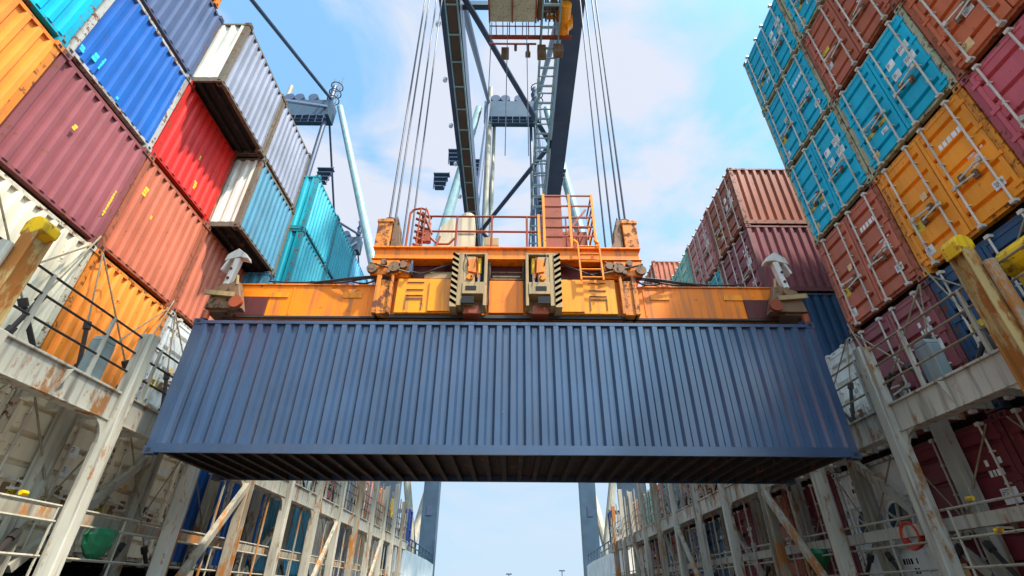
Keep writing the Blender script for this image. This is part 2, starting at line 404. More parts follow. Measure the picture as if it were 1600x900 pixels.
def marks(kind, sy):
    """printed plates on a door leaf; local +y is the leaf on the viewer's right"""
    g=MB(); x=XS; Wt,Y_,P_=M['white'],M['yellow'],M['plaque']
    def pl(y0,y1,z0,z1,m):
        g.box(x,x+0.004,y0,y1,z0,z1,m)
        if y1-y0>.16: text_rows(g,x+.002,y0+.02,z1-.04,(y1-y0)*.55,4,.016,M['hole'],int(y0*100)+7)
    if sy>0:
        if kind==0:
            pl(.30,.50,1.62,1.82,Wt); pl(.30,.50,1.28,1.48,Wt); pl(.66,.92,1.62,1.84,Wt); pl(.66,.92,1.27,1.49,Wt)
        elif kind==1:
            text_rows(g,x,.30,1.83,.6,1,.12,Wt,3); text_rows(g,x,.62,1.28,.38,4,.042,Wt,4); pl(.70,.9,.45,.62,Wt)
        elif kind==2:
            text_rows(g,x,.58,1.86,.42,2,.10,Wt,5); pl(.62,.92,1.26,1.50,Wt); text_rows(g,x,.6,.66,.4,3,.035,Wt,6)
        else:
            text_rows(g,x,.5,1.84,.5,1,.11,Wt,9); text_rows(g,x,.55,1.40,.4,5,.036,Wt,8)
    else:
        if kind==0:
            pl(-.95,-.60,.83,.92,Y_); pl(-.5,-.28,.84,.93,Y_); pl(-.98,-.80,.28,.46,P_); pl(-.52,-.34,.60,.72,Wt)
        elif kind==1:
            pl(-.95,-.70,.80,1.02,Y_); pl(-.95,-.76,.28,.48,Wt); pl(-.5,-.36,1.3,1.45,P_)
        elif kind==2:
            pl(-.9,-.68,.30,.5,P_); pl(-.55,-.35,.85,1.0,Wt)
        else:
            pl(-.92,-.72,.78,.95,Wt); pl(-.9,-.6,1.30,1.42,Y_)
    return g.mesh('marking')
ME={}
ME['frame']=frame_mesh()
def bake(key,g,mat): g.mats=[mat] if not g.mats else g.mats; ME[key]=g.mesh(key.split('|')[0])
bake('side_wall|a',side_mesh(-1),M['cont']); bake('side_wall|b',side_mesh(1),M['cont'])
bake('end_wall|a',end_mesh(-1),M['cont']); bake('end_wall|b',end_mesh(1),M['cont'])
bake('roof',roof_mesh(),M['cont']); bake('underside',under_mesh(),M['under'])
bake('door|a',door_mesh(-1),M['cont']); bake('door|b',door_mesh(1),M['cont'])
for i,y in enumerate((-.86,-.22,.22,.86)): bake('bar|%d'%i,bar_mesh(y),M['galv'])
for ab_,s__ in (('a',-1),('b',1)):
    hm=handle_mesh(s__); hm.mats=[M['grime'],M['galv']]; bs=len(hm.f)//6
    # boxes come in groups of three per handle: lever, catch, hub
    hm.m=[0 if (i//6)%3==1 else 1 for i in range(len(hm.f))]; ME['handle|'+ab_]=hm.mesh('handle')
for k in range(4):
    ME['mark|%da'%k]=marks(k,-1); ME['mark|%db'%k]=marks(k,1)

ORD=['first','second','third','fourth','fifth','sixth','seventh','eighth','ninth','tenth','eleventh','twelfth','thirteenth','fourteenth']
def vary(c,s=0.08):
    k=1+random.uniform(-s,s); return tuple(min(1,max(0,v*k)) for v in c)
def container(xface, y0, z, color, side, label, kind='corr', mark=None, framecol=None, bars=True):
    """xface: |X| of the end that faces the camera lane; y0: near edge; z: bottom; side: -1 left wall, +1 right wall"""
    cx = side*(xface+L/2)
    t=thing('shipping_container',(cx,y0+W/2,z),label,'shipping container','stacked shipping containers',math.pi)
    fc = framecol or tuple(v*0.75 for v in color)
    link('frame',ME['frame'],t,fc)
    link('side_wall',ME['side_wall|a'],t,color); link('side_wall',ME['side_wall|b'],t,color)
    link('roof',ME['roof'],t,color); link('underside',ME['underside'],t,color)
    if kind=='corr':            # corrugated end towards the lane
        link('end_wall',ME['end_wall|a'],t,color)
        link('end_wall',ME['end_wall|b'],t,color)
    elif kind in ('door','doorl'):          # door end towards the lane
        if kind=='doorl': t.rotation_euler[2]=0
        link('end_wall',ME['end_wall|a'],t,color)
        k=random.randrange(4) if mark is None else mark
        for s,ab in ((-1,'a'),(1,'b')):
            d=link('door',ME['door|'+ab],t,color)
            for i in ((0,1) if s<0 else (2,3)):
                link('locking_bar',ME['bar|%d'%i],d,(0.6,0.58,0.52))
            link('handle',ME['handle|'+ab],d,(0.6,0.58,0.52))
            link('marking',ME['mark|%d%s'%(k,ab)],d)
    elif kind=='reefer':
        if side<0: t.rotation_euler[2]=0
        link('end_wall',ME['end_wall|a'],t,color)
        x=L/2
        g=MB(); g.box(x-.16,x-.09,-1.09,1.09,.17,H-.12)
        for yy in (-1.03,0,1.03): g.box(x-.09,x-.045,yy-.04,yy+.04,.2,H-.2)
        g.box(x-.09,x-.03,-1.05,1.05,1.75,1.83); g.box(x-.09,x-.03,-1.05,1.05,.86,.92)
        g.box(x-.09,x-.05,-.9,-.15,1.95,2.35); g.box(x-.09,x-.02,.15,.85,.25,.75)
        p=part('refrigeration_unit',g,M['cont'],t,color)
        for yy in (-.52,.52):
            g=MB(); g.tube((x-.09,yy,1.34),(x-.05,yy,1.34),.36,20,M['glass']); g.ring((x-.05,yy,1.34),(1,0,0),.36,.03,20,M['white'])
            for a in range(5):
                an=a*2*math.pi/5; g.beam((x-.045,yy,1.34),(x-.045,yy+.32*math.cos(an),1.34+.32*math.sin(an)),.02,.10,M['galv'],up=(1,0,0))
            link('fan',g.mesh('fan'),p)
        g=MB(); text_rows(g,x-.05,-.7,2.2,.5,2,.09,M['hole'],11); g.box(x-.05,x-.045,.3,.46,2.1,2.3,M['plaque']); text_rows(g,x-.02,.2,.55,.5,2,.10,M['hole'],13)
        link('marking',g.mesh('marking'),p)
    return t

C=dict(orange=(.88,.26,.03),maroon=(.29,.080,.085),salmon=(.48,.125,.060),red=(.72,.022,.014),blue=(.012,.105,.38),
       cyan=(.0,.46,.64),slate=(.075,.11,.21),cream=(.80,.69,.50),grey=(.24,.255,.32),teal=(.012,.29,.37),tealblue=(.06,.22,.31),
       pink=(.60,.11,.13),brick=(.60,.14,.045),navy=(.025,.075,.15),yellow=(.92,.31,.01),wine=(.20,.03,.04),rust=(.40,.11,.055),
       aqua=(.02,.38,.46),mint=(.28,.62,.50),sky=(.10,.40,.60),white=(.78,.76,.70),rose=(.55,.22,.20),darkblue=(.01,.09,.25),peach=(.72,.28,.16))
NAMES=dict(orange='bright orange',maroon='dusty maroon',salmon='salmon red',red='vivid red',blue='royal blue',cyan='cyan blue',slate='slate grey-blue',
       cream='cream',grey='pale grey ribbed',teal='deep teal',tealblue='petrol blue',pink='pinkish red',brick='orange-red',navy='dark navy',yellow='golden yellow',
       wine='dark wine red',rust='brown-red',aqua='bright turquoise',mint='mint green',sky='light blue',white='white',rose='faded rose',darkblue='dark blue',peach='peach orange')
PITCH=2.45
LZ=[0.46,3.06,5.64,8.24,10.82,13.40]
RZ=[0.02,2.64,5.27,7.89,10.52,13.14]
TIER=['lowest tier below the deck beam','first tier above the deck beam','second tier above the deck','third tier above the deck','fourth tier above the deck','fifth tier above the deck']
def place(side,tier,col,xf,y0,cname,kind='corr',mark=None,extra=''):
    z=(LZ if side<0 else RZ)[tier]
    wall='left' if side<0 else 'right'
    lab='%s container, %s, %s stack from camera, %s wall%s'%(NAMES[cname],TIER[tier],ORD[col],wall,extra)
    fc=None
    if cname in('cyan','aqua') and side>0: fc=(.42,.40,.24)
    if cname=='blue': fc=(.42,.40,.36)
    if cname=='grey': fc=(.50,.44,.33)
    return container(xf,y0,z,vary(C[cname]),side,lab,kind,mark,fc)

# left wall -----------------------------------------------------
def ly(i): return 2.76+PITCH*(i-1)+0.006        # near edge of column i on the left
spec={ # tier: list by column 0..
 0:['cream','cream','cream','cream','cream','blue','blue','tealblue','sky','white','grey','white','cream','white'],
 1:['cream','cream','cream','orange','white','white','teal','rose','white','pink','grey','peach','rose','orange'],
}
xl=8.0
for tier,lst in spec.items():
    for i,c in enumerate(lst):
        kind='corr'
        if tier==0 and i<5: kind='doorl'
        if tier==1 and i==4: kind='doorl'
        if tier==1 and i>8: kind='doorl' if i%2 else 'corr'
        place(-1,tier,i,xl,ly(i),c,kind)
for i,c in ((1,'orange'),(2,'maroon'),(3,'salmon'),(4,'salmon')): place(-1,2,i,xl,ly(i),c)
for i,c in ((0,'cyan'),(1,'cyan'),(2,'blue'),(3,'red')): place(-1,3,i,xl,ly(i),c)
for i,c in ((0,'maroon'),(1,'teal'),(2,'slate')): place(-1,4,i,xl,ly(i),c)
for i,c in ((1,'navy'),(2,'orange')): place(-1,5,i,xl,ly(i)-(0.35 if i==2 else 0.35),c)
xb=7.27
for tt in (place(-1,4,3,xb,7.68,'grey'), place(-1,4,4,xb,10.13,'grey'), place(-1,3,4,xb,10.2,'tealblue')):
    for ch in tt.children:
        if ch.name.startswith('side_wall'): ch.color=(.74,.70,.58,1)
        if ch.name.startswith('frame'): ch.color=(.17,.14,.10,1)
for k,c in enumerate(('tealblue','sky','teal','mint','sky','rose')): place(-1,2,5+k,xb,12.32+PITCH*k,c)
for k,c in enumerate(('teal','aqua','mint','sky','rose')): place(-1,3,5+k,xb,13.5+PITCH*k,c)
for k,c in enumerate(('aqua','teal','sky','sky')): place(-1,4,5+k,xb,13.5+PITCH*k,c)

# right wall ----------------------------------------------------
def ry(i): return 3.06+PITCH*(i-1)            # col1 cC, col2 cB, col3 cA, col4 gap
x_r=8.0
lst0=['wine','wine','wine','wine','white','wine','rust','wine','navy','grey','rust','navy','wine','white']
lst1=['navy','navy','navy','maroon','white','rose','rust','pink','peach','rose','sky','rose','mint','rose']
for i,c in enumerate(lst0):
    place(1,0,i,x_r,ry(i),c,'reefer' if i in (4,9) else 'door')
for i,c in enumerate(lst1):
    place(1,1,i,x_r,ry(i),c,'door')
for i,c,mk in ((1,'pink',2),(2,'yellow',1),(3,'salmon',1)): place(1,2,i,x_r,ry(i),c,'door',mk)
for i,c,mk in ((0,'pink',2),(1,'brick',2),(2,'cyan',0),(3,'cyan',0)): place(1,3,i,x_r,ry(i),c,'door',mk)
for i,c,mk in ((1,'brick',3),(2,'salmon',3),(3,'cyan',1)): place(1,4,i,x_r,ry(i),c,'door',mk)
for i,c,mk in ((1,'salmon',1),(2,'cyan',0),(3,'cyan',0)): place(1,5,i,x_r,ry(i),c,'door',mk)
xd=7.72
for k,c in enumerate(('navy','rose','rust','sky','rose')): place(1,2,5+k,xd,12.68+PITCH*k,c,'door')
for k,c in enumerate(('maroon','aqua','rose','mint','rust')): place(1,3,5+k,xd,12.68+PITCH*k,c,'door')
for k,c in enumerate(('rust','rose','mint')): place(1,4,5+k,xd,12.68+PITCH*k,c,'door')
place(1,4,8,xd,22.2,'rust','door'); place(1,5,8,xd,22.2,'salmon','door')

# stickers seen on the left wall's ends
def stick(xf,y0,y1,z0,z1,mat,name,label,cat='sticker'):
    pass

# the container hanging from the crane
hc=C['slate']
HC=(.030,.060,.115)
t=thing('shipping_container',(-0.15,8.55+W/2,2.0),'slate blue long container hanging under the orange spreader','shipping container')
HUNG=t
_m=ME['frame'].copy(); _m.materials[0]=M['hung']; link('frame',_m,t,(.030,.056,.105))
for key,nm in (('side_wall|a','side_wall'),('side_wall|b','side_wall'),('end_wall|a','end_wall'),('roof','roof')):
    me=ME[key].copy(); me.materials.clear(); me.materials.append(M['hung']); link(nm,me,t,HC)
link('underside',ME['underside'],t)
for s,ab in ((-1,'a'),(1,'b')):
    d=link('door',ME['door|'+ab],t,HC)
    for i in ((0,1) if s<0 else (2,3)): link('locking_bar',ME['bar|%d'%i],d)
    link('handle',ME['handle|'+ab],d)

# ------------------------------------------------------------ lashing bridges (deck structure)
def lashing_bridge(s, y_first, pitch, npil, label):
    t=thing('lashing_bridge',(s*6.9,y_first,0),label,'lashing bridge','steel lashing bridges beside the lane')
    def Y(y): return y-y_first
    yend=y_first+pitch*npil
    # top girder: web facing the lane + flanges
    g=MB()
    g.box(0,s*0.05,-6,Y(yend),2.52,2.96); g.box(-s*0.04,s*0.26,-6,Y(yend),2.96,3.0); g.box(-s*0.02,s*0.22,-6,Y(yend),2.49,2.52)
    k=0
    while y_first-5+k*0.9 < yend:
        yy=-5+k*0.9
        if k%3==1: g.prism([(0,2.56),(-s*0.13,2.93),(0,2.93)],1,yy-0.01,yy+0.012)
        k+=1
    part('girder',g,M['deck'],t,bevel=0.008)
    # platform
    g=MB(); yy=-6
    while yy<Y(yend): g.box(s*0.27,s*1.08,yy,yy+0.05,2.84,2.885); yy+=0.15
    yy=-6
    while yy<Y(yend): g.box(s*0.06,s*1.08,yy,yy+0.02,2.66,2.84); yy+=0.6
    part('walkway_plate',g,M['deck'],t)
    # rows of pillars
    for k in range(-2,npil):
        y=k*pitch
        g=MB()
        top=3.0 if k<1 else (4.15 if k<3 else 5.3+0.4*(k%3))
        if k%2==0 or k<3:
            g.box(-s*0.16,s*0.10,y-0.10,y+0.10,-1.7,top if k>=1 else 2.96)
        else:
            g.ibeam((-s*0.03,y,-1.7),(-s*0.03,y,5.1),0.24,0.26,0.025)
        part('pillar',g,M['deck'] if (k%4!=3) else M['deckrust'],t,bevel=0.02)
        g=MB(); g.ibeam((s*0.95,y+0.15,-1.7),(s*0.95,y+0.15,2.84),0.2,0.24,0.02)
        if k<8: part('inner_column',g,M['deck'],t)
        if k>=2:
            for q,(dy,hh) in enumerate(((.55,4.9),(1.2,5.4),(1.75,4.6),(2.2,5.2))):
                g=MB(); g.tube((s*.12,y+dy,3.0 if q%2 else 0.05),(s*.12,y+dy,hh),.03+.012*(q%2),6)
                part('upright_pipe',g,M['rail'] if q%2 else M['deckrust'],t)
        # haunches under girder
        if k<9:
            g=MB()
            for d in (-1,1):
                pts=[(y+d*0.1,2.5),(y+d*0.1,2.1)]+[(y+d*(0.1+0.34*(1-math.cos(a))),2.5-0.4*math.cos(a)*1.0+0.0) for a in [i*math.pi/12 for i in range(1,7)]]
                pts=[(y+d*0.1,2.5),(y+d*0.1,2.12),(y+d*0.14,2.26),(y+d*0.22,2.38),(y+d*0.34,2.46),(y+d*0.5,2.5)]
                g.prism(pts,0,s*0.0,s*0.05)
            part('haunch',g,M['deck'],t)
    # diagonal braces
    for ky in (2,5,8):
        g=MB(); y1=(ky+1)*pitch; y0=ky*pitch
        g.beam((-s*0.06,y0+0.3,-0.3),(-s*0.06,y1-0.05,2.4),0.13,0.16); part('diagonal_brace',g,M['deckrust'],t,bevel=0.01)
        g=MB(); g.beam((s*0.95,y0-pitch+0.4,0.3),(s*0.95,y0+0.1,2.6),0.12,0.14); part('diagonal_brace',g,M['deck'],t)
    # lower walkway
    g=MB(); g.box(s*0.06,s*0.12,-6,Y(yend),-0.25,0.05); g.box(s*0.06,s*1.05,-6,Y(yend),-0.29,-0.25); part('lower_walkway',g,M['deck'],t)
    zr=(0.40,0.80,1.22) if s>0 else (0.45,0.92,1.14)
    g=MB()
    for z in zr: g.tube((-s*0.0+s*0.16,-6,z),(s*0.16,Y(yend),z),0.021 if s>0 else 0.025,6)
    k=0
    while -5.5+k*1.6<Y(yend): g.tube((s*0.16,-5.5+k*1.6,0.05),(s*0.16,-5.5+k*1.6,zr[-1]),0.02,6); k+=1
    part('lower_handrail',g,M['rail'],t)
    # beam across lower bay
    g=MB(); g.box(s*0.3,s*0.42,Y(y_first-1),Y(yend),0.93,1.12); part('lower_beam',g,M['deckrust'] if s<0 else M['deck'],t)
    # upper handrail with stanchions
    g=MB()
    for z in (3.38,3.74,4.06):
        g.tube((s*0.04,-6,z),(s*0.04,Y(yend),z),0.019,6)
    part('handrail',g,M['darkrod'] if s<0 else M['rod'],t)
    k=0
    while -5.0+k*1.35<Y(yend):
        yy=-5.0+k*1.35; g=MB().box(s*0.02,s*0.06,yy-0.03,yy+0.03,3.0,4.08); k+=1
        part('stanchion',g,M['deck'],t)
    return t
lashing_bridge(-1,5.85,2.6,12,'grey-green rusty lashing bridge of pillars and walkways on the left')
lashing_bridge(1,6.10,2.7,12,'grey-green rusty lashing bridge of pillars and walkways on the right')

# tall rusty posts with yellow heads
def guide_post(x,y,s,ztop,mat,label):
    t=thing('guide_post',(x,y,0),label,'steel post','tall posts standing before the deck rails')
    g=MB(); g.box(-.10,.10,-.14,-.11,-1.7,ztop); g.box(-.10,.10,.11,.14,-1.7,ztop); g.box(-.02,.02,-.12,.12,-1.7,ztop)
    g.box(-.10 if s<0 else .07,-.07 if s<0 else .10,-.11,.11,-1.7,ztop-.6)
    part('post',g,mat,t,bevel=0.01)
    g=MB(); g.tube((s*0.10,-.22,-1.7),(s*0.10,-.22,ztop-.35),.075,14); part('pipe',g,M['deck'] if s<0 else M['deckrust'],t)
    g=MB(); g.prism([(-.13,-.14),(-.05,-.05),(.02,-.12),(.13,-.04),(.135,.09),(.08,.16),(.0,.19),(-.09,.165),(-.14,.07)],1,-.145,.145)
    o=part('cap',g,M['capyel'],t,bevel=0.015); o.location=(0,0,ztop)
    g=MB()
    for i in range(16): g.box(-.135*s*-1-.02,-.135*s*-1+.02,-.05,.05,0.3+i*.27,.34+i*.27)
    part('bolt_plates',g,M['redrust'],t)
guide_post(-6.72,5.55,-1,4.35,M['oldrust'],'rusty steel post with bright yellow head by the left railing')
guide_post(6.72,5.95,1,4.45,M['oldrust'],'heavily rusted orange-brown post with yellow head by the right railing')

# ------------------------------------------------------------ lashing rods
def rod(p,q,label,tb=True):
    p,q=Vector(p),Vector(q); t=thing('lashing_rod',p,label,'lashing rod','lashing rods holding the lowest containers')
    d=q-p; g=MB(); g.tube((0,0,0),d,0.016,6); part('rod',g,M['rod'],t)
    if tb:
        u=d.normalized(); g=MB(); g.tube(u*.35,u*1.15,.04,6); g.tube(u*.30,u*.42,.07,6); g.tube(u*1.08,u*1.22,.065,6); part('turnbuckle',g,M['darkrod'],t)
def lash(side,ys,zt,wall):
    X=side*7.62; XF=side*7.98
    for n,y in enumerate(ys):
        w='nearest' if n==0 else ORD[n]+' nearest'
        rod((X,y+.18,3.0),(XF,y+2.30,zt),'thin steel rod rising away from camera across %s deck-level container, %s wall'%(w,wall))
        rod((X,y+2.26,3.0),(XF,y+.14,zt),'thin steel rod rising towards camera across %s deck-level container, %s wall'%(w,wall))
lash(-1,[ly(i) for i in range(1,11)],5.60,'left'); lash(1,[ry(i) for i in range(1,11)],5.22,'right')
for side,wall,f in ((-1,'left',ly),(1,'right',ry)):
    for n,i in enumerate(range(2,10)):
        w='nearest' if n==0 else ORD[n]+' nearest'; zt=3.0 if side<0 else 2.6
        rod((side*7.55,f(i)+.2,-.2),(side*7.96,f(i)+2.25,zt-.12),'rod under deck beam leaning away from camera, %s on %s side'%(w,wall))
        rod((side*7.55,f(i)+2.2,-.2),(side*7.96,f(i)+.2,zt-.12),'rod under deck beam leaning towards camera, %s on %s side'%(w,wall))
        rod((side*7.58,f(i)+.5,3.0),(side*7.97,f(i)+.12,(5.6 if side<0 else 5.2)),'steep lashing rod by deck-level container corner, %s on %s wall'%(w,wall))
for side,wall,zt,f in ((-1,'left',5.85,ly),(1,'right',5.5,ry)):
    for n,i in enumerate((2,3,4,5)):
        rod((side*7.5,f(i)+1.3,3.0),(side*7.97,f(i)+2.36,zt),'long thin rod to a second tier corner, %s of four on the %s wall'%(ORD[n],wall))

# small things on the deck rails
g=MB(); g.box(-.1,.1,-.17,.17,0,.70); g.prism([(-.17,.70),(.17,.70),(.12,.80),(-.12,.80)],0,-.10,.10)
g.mats=[M['panelgrey']]; me=g.mesh('electrical_cabinet')
o=link('electrical_cabinet',me,None,None,(-7.15,7.85,3.0),0.02); tag(o,'small grey cabinet on the left walkway before the orange container','cabinet','grey cabinets on the walkways')
o=link('electrical_cabinet',me,None,None,(7.2,7.75,3.0),0.02); tag(o,'small grey cabinet on the right walkway before the maroon container','cabinet','grey cabinets on the walkways')
def blob_bag(x,y,z,label):
    g=MB(); n=14; rings=[(0,.30),(-.10,.33),(-.25,.30),(-.38,.20),(-.46,.08)]; r=random.Random(int(y*10))
    vs=[]
    for dz,rr in rings:
        for i in range(n):
            a=2*math.pi*i/n; k=rr*(1+r.uniform(-.13,.13)); vs.append((k*math.cos(a)*.55,k*math.sin(a),dz+r.uniform(-.02,.02)))
    fs=[(j*n+i,j*n+(i+1)%n,(j+1)*n+(i+1)%n,(j+1)*n+i) for j in range(len(rings)-1) for i in range(n)]
    g.add(vs,fs+[tuple(range(n))]); g.add([vs[(len(rings)-1)*n+i] for i in range(n)],[tuple(range(n))])
    g.mats=[M['green']]; o=link('green_bag',g.mesh('green_bag'),None,None,(x,y,z)); tag(o,label,'bag','green bags hung under the walkways')
blob_bag(-7.12,9.55,.93,'green cloth bag hanging under the beam at lower left')
blob_bag(7.12,12.9,.95,'green cloth bag hanging behind the diagonal brace at lower right')
g=MB()
for i in range(5): g.ring((0.02*i,0,0),(1,0.05*i,0.06*(i%3)),.22-.012*i,.025,18)
g.mats=[M['red']]; o=link('hose_coil',g.mesh('hose_coil'),None,None,(7.2,9.85,.95)); tag(o,'red hose coil hung on the lower right railing','hose')
g=MB(); g.tube((0,-.3,0),(0,.3,0),.26,16); g.tube((0,-.36,0),(0,-.3,0),.12,16,r2=.26); g.tube((0,.3,0),(0,.36,0),.26,16,r2=.12); g.box(-.2,.2,-.2,.2,-.45,-.24)
g.mats=[M['capyel']]; o=link('yellow_tank',g.mesh('yellow_tank'),None,None,(7.3,5.55,4.1)); tag(o,'yellow round tank at the right frame edge above the railing','tank')
for s,ys in ((-1,(7.3,)),(1,(7.73,7.5))):
    for k,y in enumerate(ys):
        g=MB().tube((0,-.05,0),(0,.05,0),.035,8); g.mats=[M['capyel']]
        o=link('pipe_cap',g.mesh('pipe_cap'),None,None,(s*6.74,y,1.16 if s<0 else (1.24,.80)[k]))
        tag(o,'yellow end cap on the %s rail of the lower %s walkway'%(('upper','middle')[k],'left' if s<0 else 'right'),'cap')
g=MB(); g.prism([(0,0),(.5,.05),(.75,-.7),(.35,-1.0),(.05,-.6)],0,-.02,.02); g.mats=[M['peach'] if 'peach' in M else M['capyel']]
o=link('warning_flag',g.mesh('warning_flag'),None,None,(-6.7,29.8,4.6)); tag(o,'small orange-yellow flag far along the left deck railing','flag')

# ------------------------------------------------------------ spreader
XC=-0.12; YC=9.77
SP=thing('container_spreader',(XC,YC,4.6),'rusty orange crane spreader gripping the hanging blue container','spreader')
def sp(name,mb,mat,parent=None,bevel=0,label=None):
    # geometry is written in world metres relative to (XC,YC,4.6)
    return part(name,mb,mat,parent or SP,None,bevel,label)
Z0=-4.6; YF=8.70-YC
def Z(z): return z+Z0
for s in (-1,1):
    for yy in (-0.62,0.62):
        g=MB(); g.box(s*2.4,s*5.7,yy-.22,yy+.22,Z(4.86),Z(5.60)); g.box(s*2.4,s*5.7,yy-.25,yy+.25,Z(4.83),Z(4.86)); g.box(s*2.4,s*5.7,yy-.25,yy+.25,Z(5.60),Z(5.63))
        for k in range(2): g.box(s*(2.9+k*1.6),s*(2.93+k*1.6),yy-.235,yy-.22,Z(4.9),Z(5.55))
        sp('telescopic_beam',g,M['orange'],bevel=.006)
    g=MB(); g.box(s*5.62,s*6.05,-1.12,1.12,Z(4.80),Z(5.18)); g.prism([(s*5.3,Z(4.84)),(s*6.05,Z(4.84)),(s*5.98,Z(5.32)),(s*5.55,Z(5.50))],1,-1.2,-1.0); g.prism([(s*5.3,Z(4.84)),(s*6.05,Z(4.84)),(s*5.98,Z(5.32)),(s*5.55,Z(5.50))],1,1.0,1.2)
    e=sp('end_beam',g,M['grime'],bevel=.012)
    for yy in (-1,1):
        g=MB(); g.tube((s*5.42,yy*1.19,Z(4.96)),(s*5.42,yy*1.27,Z(4.96)),.13,16); part('guide_roller',g,M['redrust'],e)
        g=MB(); g.tube((s*5.75,yy*1.2,Z(5.28)),(s*5.75,yy*1.27,Z(5.28)),.10,12); part('flipper_motor',g,M['grime'],e)
        g=MB(); g.tube((s*6.0,yy*1.13,Z(4.62)),(s*6.0,yy*1.13,Z(4.8)),.07,10)
        part('twistlock_drive',g,M['redrust'],e)
    for yy in (-1,1):
        y=yy*1.13; f=MB()
        b=(s*5.78,y,Z(5.35)); 
        f.beam((s*5.80,y,Z(5.30)),(s*5.72,y+yy*0.02,Z(6.05)),.12,.14,M['flip'],up=(0,1,0))
        f.beam((s*5.98,y,Z(5.75)),(s*5.90,y,Z(6.02)),.05,.18,M['flip'],up=(0,1,0))
        f.prism([(s*5.98,Z(5.98)),(s*5.95,Z(6.14)),(s*5.76,Z(6.30)),(s*5.54,Z(6.14)),(s*5.50,Z(6.04)),(s*5.68,Z(6.08))],1,y-.10,y+.10,M['flip'])
        fl=sp('guide_flipper',f,M['flip'],bevel=.01)
        g=MB(); 
        for zz in (5.55,5.78): g.tube((s*5.78,y-.1,Z(zz)),(s*5.78,y+.1,Z(zz)),.03,8)
        part('pin',g,M['darkrod'],fl)
        g=MB(); g.tube((s*5.95,y-.02,Z(5.12)),(s*5.55,y-.02,Z(5.42)),.045,8); g.tube((s*5.55,y-.06,Z(5.40)),(s*5.6,y-.06,Z(5.62)),.03,8); g.beam((s*6.1,y-.12*1,Z(5.18)),(s*5.5,y-.12,Z(5.12)),.05,.10)
        part('flipper_linkage',g,M['cream'],fl)
# central box
g=MB(); g.box(-2.42,2.42,-.92,.92,Z(4.82),Z(5.70)); 
sp('main_box',g,M['orange'],bevel=.01)
for s in (-1,1):
    g=MB(); g.box(s*1.12,s*2.28,-1.06,-.923,Z(4.84),Z(5.66)); g.box(s*1.12,s*1.60,-1.10,-1.062,Z(4.86),Z(5.60)); pnl=sp('access_panel',g,M['amber'],bevel=.008)
    g=MB()
    for z in (5.02,5.24,5.38,5.56):
        if z<5.1: 
            for xx in (1.72,2.06): g.box(s*xx,s*(xx+.02),-1.082,-1.062,Z(4.92),Z(5.20))
        g.box(s*1.72,s*2.08,-1.078,-1.062,Z(z+.14 if z<5.1 else z),Z(z+.155 if z<5.1 else z+.012))
    part('panel_handle',g,M['grime'],pnl)
    g=MB(); g.box(s*2.42,s*2.68,-1.08,1.08,Z(4.80),Z(5.62)); g.box(s*2.62,s*2.72,-1.12,1.12,Z(4.80),Z(5.72)); g.box(s*2.36,s*2.42,-1.14,-1.0,Z(4.80),Z(5.72))
    sp('end_stiffener',g,M['orangerust'],bevel=.01)
    g=MB(); g.box(s*2.08,s*2.86,-1.02,1.02,Z(5.72),Z(6.14)); g.box(s*2.3,s*2.9,-1.1,-1.02,Z(5.74),Z(6.12)); sb=sp('support_block',g,M['orange'],bevel=.015)
    g=MB()
    for xx,zz,rr in ((2.2,5.95,.09),(2.38,5.90,.13),(2.62,6.02,.07),(2.5,5.78,.05),(2.85,5.85,.11)): g.tube((s*xx,-1.18,Z(zz)),(s*xx,-1.1,Z(zz)),rr,14)
    g.tube((s*2.05,-1.15,Z(5.75)),(s*2.9,-1.15,Z(6.0)),.025,6); g.tube((s*2.1,-1.16,Z(6.05)),(s*2.5,-1.16,Z(5.8)),.02,6)
    part('gear_cluster',g,M['grime'],sb)
    g=MB(); g.box(s*2.0,s*2.07,-1.14,-1.02,Z(5.78),Z(5.98)); g.tube((s*2.035,-1.08,Z(5.98)),(s*2.035,-1.08,Z(6.1)),.03,8); part('valve_block',g,M['crane'],sb)
g=MB(); g.box(-2.06,2.06,-.84,.55,Z(5.705),Z(6.13)); sp('recess_box',g,M['maroon'])
g=MB(); g.box(-1.75,-1.1,-1.0,-.85,Z(5.71),Z(5.84)); g.tube((-1.65,-.92,Z(5.88)),(-1.2,-.92,Z(5.88)),.04,8); g.box(-.3,.3,-.92,-.85,Z(5.8),Z(5.84)); sp('hydraulic_pack',g,M['cream'])
# centre panel
g=MB(); g.box(-.36,.36,-1.0,-.923,Z(4.88),Z(5.66)); sp('centre_panel',g,M['orange'],bevel=.008)
g=MB(); g.box(-.36,.36,-.98,-.6,Z(5.70),Z(5.73)); g.box(-.36,.36,-.95,-.93,Z(5.9),Z(5.92)); g.box(-.38,-.34,-1.05,-.6,Z(5.7),Z(6.14)); g.box(.34,.38,-1.05,-.6,Z(5.7),Z(6.14)); sp('centre_frame',g,M['grime'])
